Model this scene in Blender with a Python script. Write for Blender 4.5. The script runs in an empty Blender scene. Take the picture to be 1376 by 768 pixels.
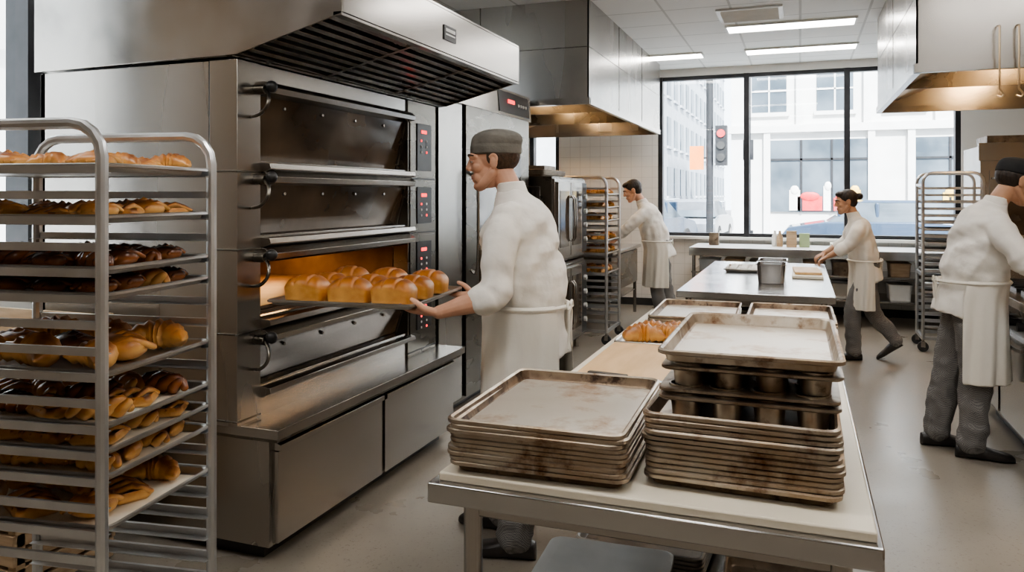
import bpy, math, random
from mathutils import Vector as V, Matrix, noise
random.seed(4)
sc=bpy.context.scene
PI=math.pi
# ------------------------------------------------------------------ materials
def nodes(name):
    m=bpy.data.materials.new(name); m.use_nodes=True
    nt=m.node_tree; b=nt.nodes['Principled BSDF']
    return m,nt,b
def mk(name,c1,c2=None,rough=.5,metal=0,ns=6,nd=3,bump=0,bs=40,st=(1,1,1),em=None,es=0,lo=.35,hi=.65,r2=None,coat=0,spots=None,sns=9,slo=.56,shi=.7,bd=.01,spec=None):
    m,nt,b=nodes(name); N=nt.nodes; L=nt.links
    b.inputs['Base Color'].default_value=(*c1,1); b.inputs['Roughness'].default_value=rough; b.inputs['Metallic'].default_value=metal
    if spec is not None: b.inputs['Specular IOR Level'].default_value=spec
    if coat: b.inputs['Coat Weight'].default_value=coat
    tc=N.new('ShaderNodeTexCoord'); mp=N.new('ShaderNodeMapping'); mp.inputs['Scale'].default_value=st
    L.new(tc.outputs['Object'],mp.inputs['Vector'])
    if c2 is None: c2=tuple(min(1,c*.85) for c in c1)
    n=N.new('ShaderNodeTexNoise'); n.inputs['Scale'].default_value=ns; n.inputs['Detail'].default_value=nd
    L.new(mp.outputs[0],n.inputs['Vector'])
    r=N.new('ShaderNodeValToRGB'); r.color_ramp.elements[0].position=lo; r.color_ramp.elements[1].position=hi
    r.color_ramp.elements[0].color=(*c1,1); r.color_ramp.elements[1].color=(*c2,1)
    L.new(n.outputs['Fac'],r.inputs[0]); col=r.outputs[0]
    if spots:
        n2=N.new('ShaderNodeTexNoise'); n2.inputs['Scale'].default_value=sns; n2.inputs['Detail'].default_value=6; n2.inputs['Roughness'].default_value=.65
        L.new(tc.outputs['Object'],n2.inputs['Vector'])
        r3=N.new('ShaderNodeValToRGB'); r3.color_ramp.elements[0].position=slo; r3.color_ramp.elements[1].position=shi
        L.new(n2.outputs['Fac'],r3.inputs[0])
        mx=N.new('ShaderNodeMix'); mx.data_type='RGBA'
        L.new(r3.outputs[0],mx.inputs[0]); L.new(col,mx.inputs[6]); mx.inputs[7].default_value=(*spots,1)
        col=mx.outputs[2]
    L.new(col,b.inputs['Base Color'])
    if r2 is not None:
        mr=N.new('ShaderNodeMapRange'); mr.inputs[3].default_value=rough; mr.inputs[4].default_value=r2
        mr.inputs[1].default_value=.3; mr.inputs[2].default_value=.7
        L.new(n.outputs['Fac'],mr.inputs[0]); L.new(mr.outputs[0],b.inputs['Roughness'])
    if bump:
        n3=N.new('ShaderNodeTexNoise'); n3.inputs['Scale'].default_value=bs; n3.inputs['Detail'].default_value=4
        L.new(mp.outputs[0],n3.inputs['Vector'])
        bp=N.new('ShaderNodeBump'); bp.inputs['Strength'].default_value=bump; bp.inputs['Distance'].default_value=bd
        L.new(n3.outputs['Fac'],bp.inputs['Height']); L.new(bp.outputs[0],b.inputs['Normal'])
    if em:
        b.inputs['Emission Color'].default_value=(*em,1); b.inputs['Emission Strength'].default_value=es
    return m
def grid_mat(name,c,cm,bw,rh,mort,axes,rough=.4,off=0.0,bump=.3):
    m,nt,b=nodes(name); N=nt.nodes; L=nt.links
    g=N.new('ShaderNodeNewGeometry'); s=N.new('ShaderNodeSeparateXYZ'); cb=N.new('ShaderNodeCombineXYZ')
    L.new(g.outputs['Position'],s.inputs[0]); L.new(s.outputs[axes[0]],cb.inputs[0]); L.new(s.outputs[axes[1]],cb.inputs[1])
    t=N.new('ShaderNodeTexBrick'); t.offset=off; t.inputs['Scale'].default_value=1
    t.inputs['Brick Width'].default_value=bw; t.inputs['Row Height'].default_value=rh; t.inputs['Mortar Size'].default_value=mort
    t.inputs['Color1'].default_value=(*c,1); t.inputs['Color2'].default_value=(*[x*.97 for x in c],1); t.inputs['Mortar'].default_value=(*cm,1)
    L.new(cb.outputs[0],t.inputs['Vector']); L.new(t.outputs['Color'],b.inputs['Base Color']); b.inputs['Roughness'].default_value=rough
    bp=N.new('ShaderNodeBump'); bp.inputs['Strength'].default_value=bump; bp.inputs['Distance'].default_value=.004; bp.invert=True
    L.new(t.outputs['Fac'],bp.inputs['Height']); L.new(bp.outputs[0],b.inputs['Normal'])
    return m
def crust(name,side,top,dark,rough=.45,bias=-.35,nsc=22):
    m,nt,b=nodes(name); N=nt.nodes; L=nt.links
    tc=N.new('ShaderNodeTexCoord'); s=N.new('ShaderNodeSeparateXYZ'); L.new(tc.outputs['Normal'],s.inputs[0])
    n=N.new('ShaderNodeTexNoise'); n.inputs['Scale'].default_value=nsc; n.inputs['Detail'].default_value=5; L.new(tc.outputs['Object'],n.inputs['Vector'])
    a=N.new('ShaderNodeMath'); a.operation='MULTIPLY_ADD'; a.inputs[1].default_value=1.1; a.inputs[2].default_value=bias
    L.new(n.outputs['Fac'],a.inputs[0])
    a2=N.new('ShaderNodeMath'); a2.operation='MULTIPLY_ADD'; a2.inputs[1].default_value=.65; L.new(s.outputs[2],a2.inputs[0]); L.new(a.outputs[0],a2.inputs[2])
    r=N.new('ShaderNodeValToRGB'); e=r.color_ramp.elements; e[0].position=.05; e[0].color=(*side,1); e[1].position=.95; e[1].color=(*dark,1)
    k=e.new(.55); k.color=(*top,1)
    L.new(a2.outputs[0],r.inputs[0]); L.new(r.outputs[0],b.inputs['Base Color']); b.inputs['Roughness'].default_value=rough
    bp=N.new('ShaderNodeBump'); bp.inputs['Strength'].default_value=.4; bp.inputs['Distance'].default_value=.004
    L.new(n.outputs['Fac'],bp.inputs['Height']); L.new(bp.outputs[0],b.inputs['Normal'])
    return m
STEEL=mk('brushed_steel',(.41,.39,.365),(.45,.43,.405),.18,1,ns=1.2,nd=3,r2=.27,st=(4,.5,4))
STEELV=mk('brushed_steel_vertical',(.41,.39,.365),(.44,.42,.395),.22,1,ns=1.0,nd=2,r2=.29,st=(3,3,.5))
STEELD=mk('dark_steel',(.17,.155,.135),(.21,.195,.17),.24,1,ns=2,r2=.32,st=(3,1,3))
TABLEST=mk('table_steel',(.54,.54,.54),(.60,.60,.60),.16,1,ns=3,r2=.26)
ALU=mk('aluminium_tube',(.60,.61,.62),(.68,.69,.70),.28,.9,ns=8,r2=.4)
COPPERTINT=mk('warm_tinted_metal',(.56,.42,.28),(.66,.51,.34),.26,1,ns=2,r2=.36)  # copper tint puts the warm light under the hoods into the metal colour
DARKGLASS=mk('dark_oven_glass',(.030,.021,.014),(.11,.072,.042),.06,0,ns=2.0,nd=4,r2=.16,spec=1.0)  # brown mottling paints the inner glow and reflected haze into the glass colour
CAV=mk('oven_cavity',(.12,.07,.04),(.18,.115,.07),.4,.6,ns=8)
BLACK=mk('black_plastic',(.02,.02,.022),(.03,.03,.03),.35)
DARKGAP=mk('dark_gap',(.012,.011,.010),(.02,.02,.02),.7)
RUBBER=mk('black_rubber',(.03,.03,.03),(.05,.05,.05),.6)
LED=mk('red_led',(.5,.02,.02),(.5,.02,.02),.4,em=(1,.04,.04),es=2.5)
BTN=mk('panel_buttons',(.6,.6,.58),(.7,.7,.7),.4)
PAN=mk('aged_sheet_pan',(.54,.49,.42),(.68,.64,.57),.30,.7,ns=3,nd=6,r2=.5,spots=(.36,.20,.085),sns=7,slo=.52,shi=.72,bump=.08,bs=25,bd=.003)
PANRIM=mk('aged_pan_rim',(.58,.53,.46),(.42,.33,.24),.3,.85,ns=9,nd=6,r2=.45,spots=(.17,.09,.045),sns=13,slo=.52,shi=.68)
PANSIDE=mk('stained_shaded_pan_side',(.28,.21,.145),(.14,.092,.06),.4,.7,ns=11,nd=6,spots=(.05,.03,.02),sns=18,slo=.5,shi=.62)  # dark base paints the shade between stacked pans; spots are baked-on stains
PANCLEAN=mk('sheet_pan_aluminium',(.48,.46,.43),(.56,.54,.51),.28,.9,ns=6,r2=.4)
PANDARK=mk('baked_on_pan',(.13,.10,.075),(.30,.24,.18),.42,.6,ns=9,nd=6,spots=(.05,.03,.02),sns=20)
CUP=mk('muffin_cup_metal',(.46,.41,.34),(.28,.21,.15),.32,.85,ns=12,nd=6,spots=(.09,.05,.03),sns=18,slo=.54,shi=.7)
BOARD=mk('cream_cutting_top',(.72,.66,.54),(.78,.72,.60),.45,0,ns=3,nd=5)
WOOD=mk('tan_cutting_board',(.64,.41,.19),(.74,.50,.27),.5,0,ns=4,nd=4,st=(5,1,5))
CRATE=mk('crate_wood',(.42,.30,.19),(.55,.41,.27),.7,0,ns=5,nd=5,st=(1,1,8))
PAPER=mk('parchment_paper',(.85,.80,.70),(.70,.60,.46),.8,ns=6)
PLAST=mk('grey_bin_plastic',(.42,.45,.47),(.50,.53,.55),.35)
WHITEP=mk('white_plastic',(.78,.78,.76),(.84,.84,.82),.4)
COAT=mk('white_cotton_coat',(.82,.79,.73),(.86,.83,.78),.85,ns=4,bump=.35,bs=8,bd=.03)
APRON=mk('apron_canvas',(.80,.76,.68),(.84,.81,.74),.9,ns=5,bump=.35,bs=7,bd=.03,st=(1,1,.3))
SKIN=mk('skin',(.64,.35,.235),(.70,.41,.285),.5,ns=14,bump=.05,bs=90)
SKIN2=mk('skin_tan',(.50,.275,.17),(.56,.325,.205),.5,ns=14)
LIP=mk('lips',(.50,.20,.16),(.55,.23,.18),.45)
HAIRD=mk('dark_hair',(.018,.012,.009),(.04,.026,.018),.5,ns=60,st=(1,1,.2),bump=.5,bs=90)
HAIRB=mk('brown_hair',(.045,.025,.014),(.085,.047,.026),.55,ns=60,bump=.5,bs=90)
EYEW=mk('eye_white',(.62,.58,.54),(.66,.62,.58),.3)
EYEI=mk('eye_iris',(.04,.025,.018),(.06,.035,.02),.2)
CAPM=mk('grey_cap_cloth',(.15,.142,.125),(.20,.19,.168),.9,ns=12,bump=.5,bs=30)
CAPB=mk('black_cap_cloth',(.02,.02,.022),(.03,.03,.03),.9,ns=12)
SHOE=mk('black_shoe_leather',(.02,.018,.017),(.035,.03,.03),.4)
CROISS=crust('croissant_crust',(.80,.46,.16),(.56,.24,.06),(.20,.06,.016),.35,bias=-.38)
DARKP=crust('dark_pastry',(.36,.13,.04),(.13,.04,.015),(.035,.014,.008),.25)
DANISH=crust('danish_crust',(.82,.50,.19),(.56,.24,.055),(.14,.045,.016),.35,bias=-.25)
LOAF=crust('loaf_crust',(.82,.45,.14),(.50,.19,.035),(.24,.07,.014),.36,bias=-.28,nsc=14)
TROF=mk('light_diffuser',(.9,.9,.9),(.9,.9,.9),.5,em=(1,.97,.93),es=16)
WARM=mk('warm_lamp',(.9,.8,.6),(.9,.8,.6),.5,em=(1,.66,.34),es=55)
FLOOR=mk('epoxy_floor',(.28,.248,.205),(.335,.298,.248),.26,0,ns=2.2,nd=5,r2=.38,spots=(.21,.185,.15),sns=70,slo=.58,shi=.68)
CEIL=grid_mat('ceiling_tile',(.86,.86,.85),(.62,.62,.61),.61,.61,.012,('X','Y'),.8)
TILE=grid_mat('white_wall_tile',(.84,.82,.78),(.66,.64,.61),.15,.15,.003,('X','Z'),.25)
WALL=mk('painted_wall',(.80,.78,.74),(.83,.81,.77),.7,ns=3)
WALLT=mk('warm_painted_wall',(.36,.29,.22),(.42,.34,.26),.7,ns=1.5)  # tan invented for these walls to give warm reflections in the steel
FRAME=mk('dark_window_frame',(.03,.032,.035),(.045,.045,.05),.4,.3)
def pants_mat():
    m,nt,b=nodes('checked_trousers'); N=nt.nodes; L=nt.links
    tc=N.new('ShaderNodeTexCoord'); mp=N.new('ShaderNodeMapping'); mp.inputs['Rotation'].default_value=(0,0,.6)
    L.new(tc.outputs['Object'],mp.inputs[0])
    ck=N.new('ShaderNodeTexChecker'); ck.inputs['Scale'].default_value=190; ck.inputs[1].default_value=(.11,.108,.11,1); ck.inputs[2].default_value=(.29,.28,.27,1)
    L.new(mp.outputs[0],ck.inputs['Vector'])
    L.new(ck.outputs[0],b.inputs['Base Color'])
    b.inputs['Roughness'].default_value=.9
    return m
PANTS=pants_mat()
def glass_mat():
    m=bpy.data.materials.new('window_glass'); m.use_nodes=True; nt=m.node_tree; N=nt.nodes; L=nt.links
    N.clear(); o=N.new('ShaderNodeOutputMaterial'); mx=N.new('ShaderNodeMixShader'); t=N.new('ShaderNodeBsdfTransparent'); g=N.new('ShaderNodeBsdfGlossy')
    t.inputs[0].default_value=(.97,.99,1,1); g.inputs['Roughness'].default_value=.02; mx.inputs[0].default_value=.03
    L.new(t.outputs[0],mx.inputs[1]); L.new(g.outputs[0],mx.inputs[2]); L.new(mx.outputs[0],o.inputs[0]); return m
GLASS=glass_mat()
# ------------------------------------------------------------------ mesh builder
def catmull(P,k):
    out=[]
    n=len(P)
    for i in range(n-1):
        a=P[max(i-1,0)];b=P[i];c=P[i+1];d=P[min(i+2,n-1)]
        for j in range(k):
            t=j/k
            out.append([.5*((2*b[q])+(-a[q]+c[q])*t+(2*a[q]-5*b[q]+4*c[q]-d[q])*t*t+(-a[q]+3*b[q]-3*c[q]+d[q])*t**3) for q in range(len(b))])
    out.append(list(P[-1])); return out
class MB:
    def __init__(s): s.v=[];s.f=[];s.m=[];s.mats=[];s.M=Matrix.Identity(4)
    def add(s,vs,fs,mat):
        if mat not in s.mats: s.mats.append(mat)
        k=s.mats.index(mat); o=len(s.v)
        s.v+= [s.M@V(p) for p in vs]
        for f in fs: s.f.append([i+o for i in f]); s.m.append(k)
    def box(s,x0,x1,y0,y1,z0,z1,mat):
        s.add([(x0,y0,z0),(x1,y0,z0),(x1,y1,z0),(x0,y1,z0),(x0,y0,z1),(x1,y0,z1),(x1,y1,z1),(x0,y1,z1)],
              [(0,3,2,1),(4,5,6,7),(0,1,5,4),(1,2,6,5),(2,3,7,6),(3,0,4,7)],mat)
    def cb(s,c,sz,mat,rz=0,ry=0,rx=0):
        M0=s.M; s.M=M0@Matrix.Translation(c)@Matrix.Rotation(rz,4,'Z')@Matrix.Rotation(ry,4,'Y')@Matrix.Rotation(rx,4,'X')
        a,b,c2=[q/2 for q in sz]; s.box(-a,a,-b,b,-c2,c2,mat); s.M=M0
    def prism(s,prof,a,b,mat,axis='Y'):
        n=len(prof)
        if axis=='Y': vs=[(p[0],a,p[1]) for p in prof]+[(p[0],b,p[1]) for p in prof]
        elif axis=='X': vs=[(a,p[0],p[1]) for p in prof]+[(b,p[0],p[1]) for p in prof]
        else: vs=[(p[0],p[1],a) for p in prof]+[(p[0],p[1],b) for p in prof]
        fs=[list(range(n)),list(range(2*n-1,n-1,-1))]+[(i,i+n,(i+1)%n+n,(i+1)%n) for i in range(n)]
        s.add(vs,fs,mat)
    def loft(s,rings,mat,cap=True,closed=True):
        n=len(rings[0]); vs=[p for r in rings for p in r]; fs=[]
        for i in range(len(rings)-1):
            for j in range(n if closed else n-1):
                a=i*n+j;b=i*n+(j+1)%n; fs.append((a,b,b+n,a+n))
        if cap: fs.append(list(range(n-1,-1,-1))); fs.append([len(vs)-n+j for j in range(n)])
        s.add(vs,fs,mat)
    def cyl(s,p0,p1,r0,mat,r1=None,n=14):
        if r1 is None:r1=r0
        p0=V(p0);p1=V(p1);d=(p1-p0).normalized(); u=d.orthogonal().normalized(); w=d.cross(u)
        s.loft([[c+u*r*math.cos(2*PI*j/n)+w*r*math.sin(2*PI*j/n) for j in range(n)] for c,r in ((p0,r0),(p1,r1))],mat)
    def tube(s,pts,rad,mat,n=12,sub=4,asp=1,caps=True,ref=None):
        P=[list(p)+[r] for p,r in zip(pts,rad if hasattr(rad,'__len__') else [rad]*len(pts))]
        Q=catmull(P,sub) if sub>1 else P
        C=[V(q[:3]) for q in Q]; R=[q[3] for q in Q]
        u=None; rings=[]
        for i,c in enumerate(C):
            t=(C[min(i+1,len(C)-1)]-C[max(i-1,0)]).normalized()
            if u is None:
                u=(V(ref) if ref else t.orthogonal()); u=(u-t*u.dot(t)).normalized()
                if caps:
                    w=t.cross(u)
                    for a in (80,50,25): rings.append([c-t*R[0]*math.sin(math.radians(a))+(u*math.cos(2*PI*j/n)+w*asp*math.sin(2*PI*j/n))*R[0]*math.cos(math.radians(a)) for j in range(n)])
            u=(u-t*u.dot(t)).normalized(); w=t.cross(u)
            rings.append([c+(u*math.cos(2*PI*j/n)+w*asp*math.sin(2*PI*j/n))*R[i] for j in range(n)])
        if caps:
            for a in (25,50,80): rings.append([c+t*R[-1]*math.sin(math.radians(a))+(u*math.cos(2*PI*j/n)+w*asp*math.sin(2*PI*j/n))*R[-1]*math.cos(math.radians(a)) for j in range(n)])
        s.loft(rings,mat)
    def ell(s,c,r,mat,n=16,m=10,R=None):
        c=V(c); rings=[]
        for i in range(1,m):
            th=PI*i/m; rings.append([V((r[0]*math.sin(th)*math.cos(2*PI*j/n),r[1]*math.sin(th)*math.sin(2*PI*j/n),-r[2]*math.cos(th))) for j in range(n)])
        if R is not None: rings=[[R@p for p in q] for q in rings]
        s.loft([[c+p for p in q] for q in rings],mat)
    def obj(s,name,bevel=0,parent=None,sharp=35,remesh=0,smooth=0,disp=0,dscale=.1,solid=0,subs=0):
        import bmesh
        me=bpy.data.meshes.new(name)
        if s.v:
            mn=V([min(p[i] for p in s.v) for i in range(3)]); mx=V([max(p[i] for p in s.v) for i in range(3)])
            o=V(((mn.x+mx.x)/2,(mn.y+mx.y)/2,mn.z))
        else: o=V((0,0,0))
        me.from_pydata([p-o for p in s.v],[],s.f)
        for m in s.mats: me.materials.append(m)
        me.polygons.foreach_set('material_index',s.m)
        bm=bmesh.new(); bm.from_mesh(me); bmesh.ops.recalc_face_normals(bm,faces=bm.faces); bm.to_mesh(me); bm.free()
        me.polygons.foreach_set('use_smooth',[True]*len(me.polygons))
        try: me.set_sharp_from_angle(angle=math.radians(sharp))
        except Exception: pass
        ob=bpy.data.objects.new(name,me); sc.collection.objects.link(ob); ob.location=o
        if parent: ob.parent=parent; ob.matrix_parent_inverse=Matrix.Translation(parent.location).inverted()
        if bevel:
            b=ob.modifiers.new('bevel','BEVEL'); b.width=bevel; b.segments=2; b.limit_method='ANGLE'; b.angle_limit=math.radians(40)
        if solid:
            b=ob.modifiers.new('solid','SOLIDIFY'); b.thickness=solid; b.offset=0
        if subs:
            b=ob.modifiers.new('sub','SUBSURF'); b.levels=subs; b.render_levels=subs
        if remesh:
            b=ob.modifiers.new('remesh','REMESH'); b.mode='VOXEL'; b.voxel_size=remesh; b.use_smooth_shade=True
        if smooth:
            b=ob.modifiers.new('smooth','SMOOTH'); b.factor=.6; b.iterations=smooth
        if disp:
            t=bpy.data.textures.new(name+'_folds','CLOUDS'); t.noise_scale=dscale; t.noise_depth=1
            b=ob.modifiers.new('folds','DISPLACE'); b.texture=t; b.strength=disp; b.mid_level=.5
        return ob
def empty(name,loc):
    e=bpy.data.objects.new(name,None); sc.collection.objects.link(e); e.location=loc; e.empty_display_size=.1; return e
# ------------------------------------------------------------------ room shell
XL,XR,YB,YF,ZC=-3.9,2.7,-2.6,10.8,3.3
m=MB(); m.box(XL-.2,XR+.2,YB-.2,YF+.2,-.12,0,FLOOR); m.obj('floor')
m=MB(); m.box(XL-.2,XR+.2,YB-.2,YF+.2,ZC,ZC+.2,CEIL); m.obj('ceiling')
m=MB(); m.box(XR,XR+.2,YB,YF+.2,0,ZC,WALLT); m.obj('wall_right')
m=MB(); m.box(XL-.2,XR+.2,YB-.2,YB,0,ZC,WALLT); m.obj('wall_back')
SZ=.98; HZ=3.2
m=MB(); m.box(XL-.2,XR,YF,YF+.2,0,SZ,TILE); m.box(XL-.2,XR,YF,YF+.2,HZ,ZC,WALL)
m.box(XL-.2,-3.78,YF,YF+.2,SZ,HZ,TILE); m.box(-3.32,-1.87,YF,YF+.2,SZ,HZ,TILE); m.box(1.86,XR,YF,YF+.2,SZ,HZ,WALL); m.obj('wall_front')
WY0=1.5
m=MB(); m.box(XL-.2,XL,YB,WY0,0,ZC,WALLT); m.box(XL-.2,XL,5.0,YF,0,ZC,WALL); m.box(XL-.2,XL,WY0,5.0,0,1.0,WALL); m.box(XL-.2,XL,WY0,5.0,3.15,ZC,WALL); m.obj('wall_left')
def window_y(name,x0,x1,z0,z1,y,mull):
    m=MB(); t=.05
    m.box(x0,x1,y,y+.1,z0,z0+t,FRAME); m.box(x0,x1,y,y+.1,z1-t,z1,FRAME)
    for x in [x0+t/2,x1-t/2]+mull: m.box(x-.035,x+.035,y-.02,y+.1,z0,z1,FRAME)
    m.box(x0,x1,y+.05,y+.056,z0,z1,GLASS); m.obj(name)
window_y('window_1',-1.87,1.86,SZ,HZ,YF+.04,[-.68,.57])
window_y('window_2',-3.78,-3.32,SZ,HZ,YF+.04,[])
m=MB(); 
for z in (1.0,3.1): m.box(XL-.12,XL-.02,WY0,5.0,z,z+.05,FRAME)
for y in (WY0+.03,2.99,4.97): m.box(XL-.14,XL+.03,y-.06,y+.06,1.0,3.15,FRAME)
m.box(XL-.07,XL-.064,WY0,5.0,1.0,3.15,GLASS); m.obj('window_3')
m=MB(); m.box(-1.9,1.9,YF-.1,YF+.05,SZ-.03,SZ+.005,WALL); m.obj('trim_1')
m=MB(); m.box(XL,XR,YF-.015,YF,0,.1,RUBBER); m.obj('baseboard_front')
m=MB(); m.box(XR-.015,XR,YB,YF-.02,0,.1,RUBBER); m.obj('baseboard_right')
def troffer(x,y,lx=1.22,ly=.3):
    m=MB(); z=ZC
    m.box(x-lx/2,x+lx/2,y-ly/2,y+ly/2,z-.012,z-.004,TROF)
    for a,b,c,d in ((x-lx/2-.02,x+lx/2+.02,y-ly/2-.02,y-ly/2),(x-lx/2-.02,x+lx/2+.02,y+ly/2,y+ly/2+.02),(x-lx/2-.02,x-lx/2,y-ly/2,y+ly/2),(x+lx/2,x+lx/2+.02,y-ly/2,y+ly/2)):
        m.box(a,b,c,d,z-.022,z,WHITEP)
    m.obj('ceiling_light_panel')
for x,y in ((-.1,8.35),(0,9.75),(-1.75,9.75),(-.3,6.2),(-.3,3.9),(-.5,1.6),(1.7,3.6),(1.6,1.2),(-2.7,1.0),(-.3,-1.0)): troffer(x,y)  # far panels are visible fixtures; nearer ones are out of view, added for illumination
m=MB(); m.box(-.75,-.15,7.45,7.95,ZC-.02,ZC-.003,WHITEP)
for i in range(9): m.cb((-.45,7.5+i*.05,ZC-.025),(.52,.03,.004),WHITEP,rx=-.5)
m.obj('ceiling_air_vent')
# ------------------------------------------------------------------ sheet pan
def rr(cx,cy,hx,hy,r,z,n=4):
    P=[]
    for qx,qy,a0 in ((1,1,0),(-1,1,90),(-1,-1,180),(1,-1,270)):
        for i in range(n+1):
            a=math.radians(a0+90*i/n); P.append((cx+qx*(hx-r)+r*math.cos(a),cy+qy*(hy-r)+r*math.sin(a),z))
    return P
def pan(mb,cx,cy,z,hx,hy,rz=0,mat=PAN,rim=PANRIM,side=None,h=.024,lip=.011):
    side=side or rim
    M0=mb.M; mb.M=M0@Matrix.Translation((cx,cy,z))@Matrix.Rotation(rz,4,'Z')
    b=rr(0,0,hx-.022,hy-.022,.02,0); mb.add(b,[list(range(len(b)))],mat)
    mb.loft([b,rr(0,0,hx-.018,hy-.018,.022,.003),rr(0,0,hx-lip,hy-lip,.026,h)],side,cap=False)
    mb.loft([rr(0,0,hx-lip,hy-lip,.026,h),rr(0,0,hx-lip*.5,hy-lip*.5,.028,h+.004),rr(0,0,hx,hy,.03,h+.001),rr(0,0,hx,hy,.03,h-.006),rr(0,0,hx-.004,hy-.004,.028,h-.008)],rim,cap=False)
    mb.M=M0
def pan_stack(name,cx,cy,z,hx,hy,n,rz=0,dz=.0128,jit=.005):
    m=MB()
    for i in range(n):
        pan(m,cx+random.uniform(-jit,jit),cy+random.uniform(-jit,jit),z+i*dz,hx,hy,rz+random.uniform(-.014,.014),PAN,PANRIM,PANSIDE)
    return m.obj(name)
# ------------------------------------------------------------------ pastries
def pastry(mb,x,y,z,kind,a,s,mat):
    M0=mb.M; mb.M=M0@Matrix.Translation((x,y,z))@Matrix.Rotation(a,4,'Z')@Matrix.Scale(s,4)
    if kind=='croissant':
        n=15; pts=[];rad=[]
        for i in range(n):
            t=i/(n-1)*2-1; pts.append((t*.062,-.040*t*t+.014,.02+.006*(1-t*t))); rad.append(.007+.021*(1-t*t)**.8+(.0045 if i%2 else -.0025))
        mb.tube(pts,rad,mat,n=10,sub=1)
    elif kind=='roll':
        mb.ell((0,0,.022),(.055,.042,.026),mat,14,8)
        for q in (-.036,-.018,0,.018,.036): mb.tube([(q-.012,-.036,.022),(q,0,.046-abs(q)*.25),(q+.012,.036,.022)],[.006,.0095,.006],mat,n=6,sub=2)
    elif kind=='danish':
        mb.loft([rr(0,0,.048,.036,.012,0),rr(0,0,.056,.043,.016,.010),rr(0,0,.050,.037,.016,.024),rr(0,0,.034,.021,.010,.018)],mat)
        for q in (-.034,0,.034): mb.tube([(q-.018,-.036,.016),(q,0,.032),(q+.018,.036,.016)],[.006,.009,.006],mat,n=6,sub=2)
        mb.ell((-.017,0,.020),(.013,.016,.008),DARKP,8,6); mb.ell((.017,0,.020),(.013,.016,.008),DARKP,8,6)
    elif kind=='twist':
        for ph in (0,PI):
            mb.tube([(t*.06,.013*math.sin(t*5.5+ph),.022+.012*math.cos(t*5.5+ph)) for t in [-1+i/6 for i in range(13)]],[.010+.008*(1-abs(-1+i/6)**2) for i in range(13)],mat,n=8,sub=1)
    mb.M=M0
# ------------------------------------------------------------------ bakers rack
def bakers_rack(name,loc,rz,W=.66,D=.49,H=1.74,loads=(),step=.0685,top=1.62,nr=21):
    e=empty(name,loc); T=Matrix.Translation(loc)@Matrix.Rotation(rz,4,'Z')
    m=MB(); m.M=T; r=.016
    for y in (0,D):
        arc=[(-W,y,.12),(-W,y,H-.09)]+[(-W+.09-.09*math.cos(a),y,H-.09+.09*math.sin(a)) for a in (PI/8,PI/4,3*PI/8,PI/2)]
        arc+=[(-.09+.09*math.sin(a),y,H-.09+.09*math.cos(a)) for a in (0,PI/8,PI/4,3*PI/8,PI/2)]+[(0,y,.12)]
        m.tube(arc,r,ALU,n=10,sub=1,caps=False)
        m.box(-W,0,y-.012,y+.012,.12,.15,ALU)
        sgn=1 if y==0 else -1
        for k in range(nr):
            z=top-k*step
            if z<.2: break
            m.box(-W,0,y-.007 if sgn>0 else y-.004,y+.004 if sgn>0 else y+.007,z-.012,z+.010,ALU)
            m.box(-W,0,min(y,y+sgn*.034),max(y,y+sgn*.034),z-.012,z-.0095,ALU)
    for x in (-W,0): m.box(x-.014,x+.014,0,D,.12,.148,ALU)
    m.box(-W-.012,-W+.012,0,D,H-.13,H-.105,ALU); m.box(-W-.012,-W+.012,0,D,.75,.78,ALU)
    m.obj('frame',parent=e)
    c=MB(); c.M=T
    for x in (-W,0):
        for y in (0,D):
            c.cyl((x,y,.075),(x,y,.12),.012,STEEL); c.cyl((x-.0,y-.014,.05),(x,y+.014,.05),.05,RUBBER,n=20); c.box(x-.02,x+.02,y-.02,y-.016,.045,.1,STEEL); c.box(x-.02,x+.02,y+.016,y+.02,.045,.1,STEEL)
    c.obj('casters',parent=e)
    if loads:
        t=MB(); t.M=T; p=MB(); p.M=T
        for k,kinds,sz,paper in loads:
            z=top-k*step-.008
            pan(t,-W/2+.01,D/2,z,W/2,D/2-.012,0,PANCLEAN,PANCLEAN,PANCLEAN,h=.02)
            if paper: t.box(-W+.05,-.02,.05,D-.05,z+.002,z+.004,PAPER)
            if kinds:
                nx=max(3,int(.58/(.118*sz))); ny=max(3,int(.44/(.092*sz)))
                for i in range(nx):
                    for j in range(ny):
                        x=-W+.07+(i+.5)*(W-.10)/nx; y=.04+(j+.5)*(D-.08)/ny
                        kind,mat=kinds[(i*(2 if ny%2 else 3)+j)%len(kinds)]
                        pastry(p,x+random.uniform(-.008,.008),y+random.uniform(-.008,.008),z+.004+random.uniform(0,.006),kind,random.uniform(-.6,.6),sz*random.uniform(.9,1.1),mat)
        t.obj('trays',parent=e)
        if p.v: p.obj('pastries',parent=e,sharp=80)
    return e
cr=('croissant',CROISS);ro=('roll',CROISS);dr=('roll',DARKP);dn=('danish',DANISH);tw=('twist',DANISH);dt=('twist',DARKP);tc_=('twist',CROISS)
bakers_rack('bakers_rack',(-1.71,1.5,0),math.radians(9),loads=[
 (0,[cr,ro],1.0,0),(2,[dn,ro],1.05,0),(4,[dr,dt],1.05,0),(5,[dr,dr,tc_],1.05,0),(8,[cr,ro,cr,dr],1.45,0),
 (10,[tw,dn,dt],1.2,1),(11,[dn,tw],1.2,1),(12,[cr,tw],1.15,1),(14,[cr,ro,dn],1.35,1)])
m=MB()
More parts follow.
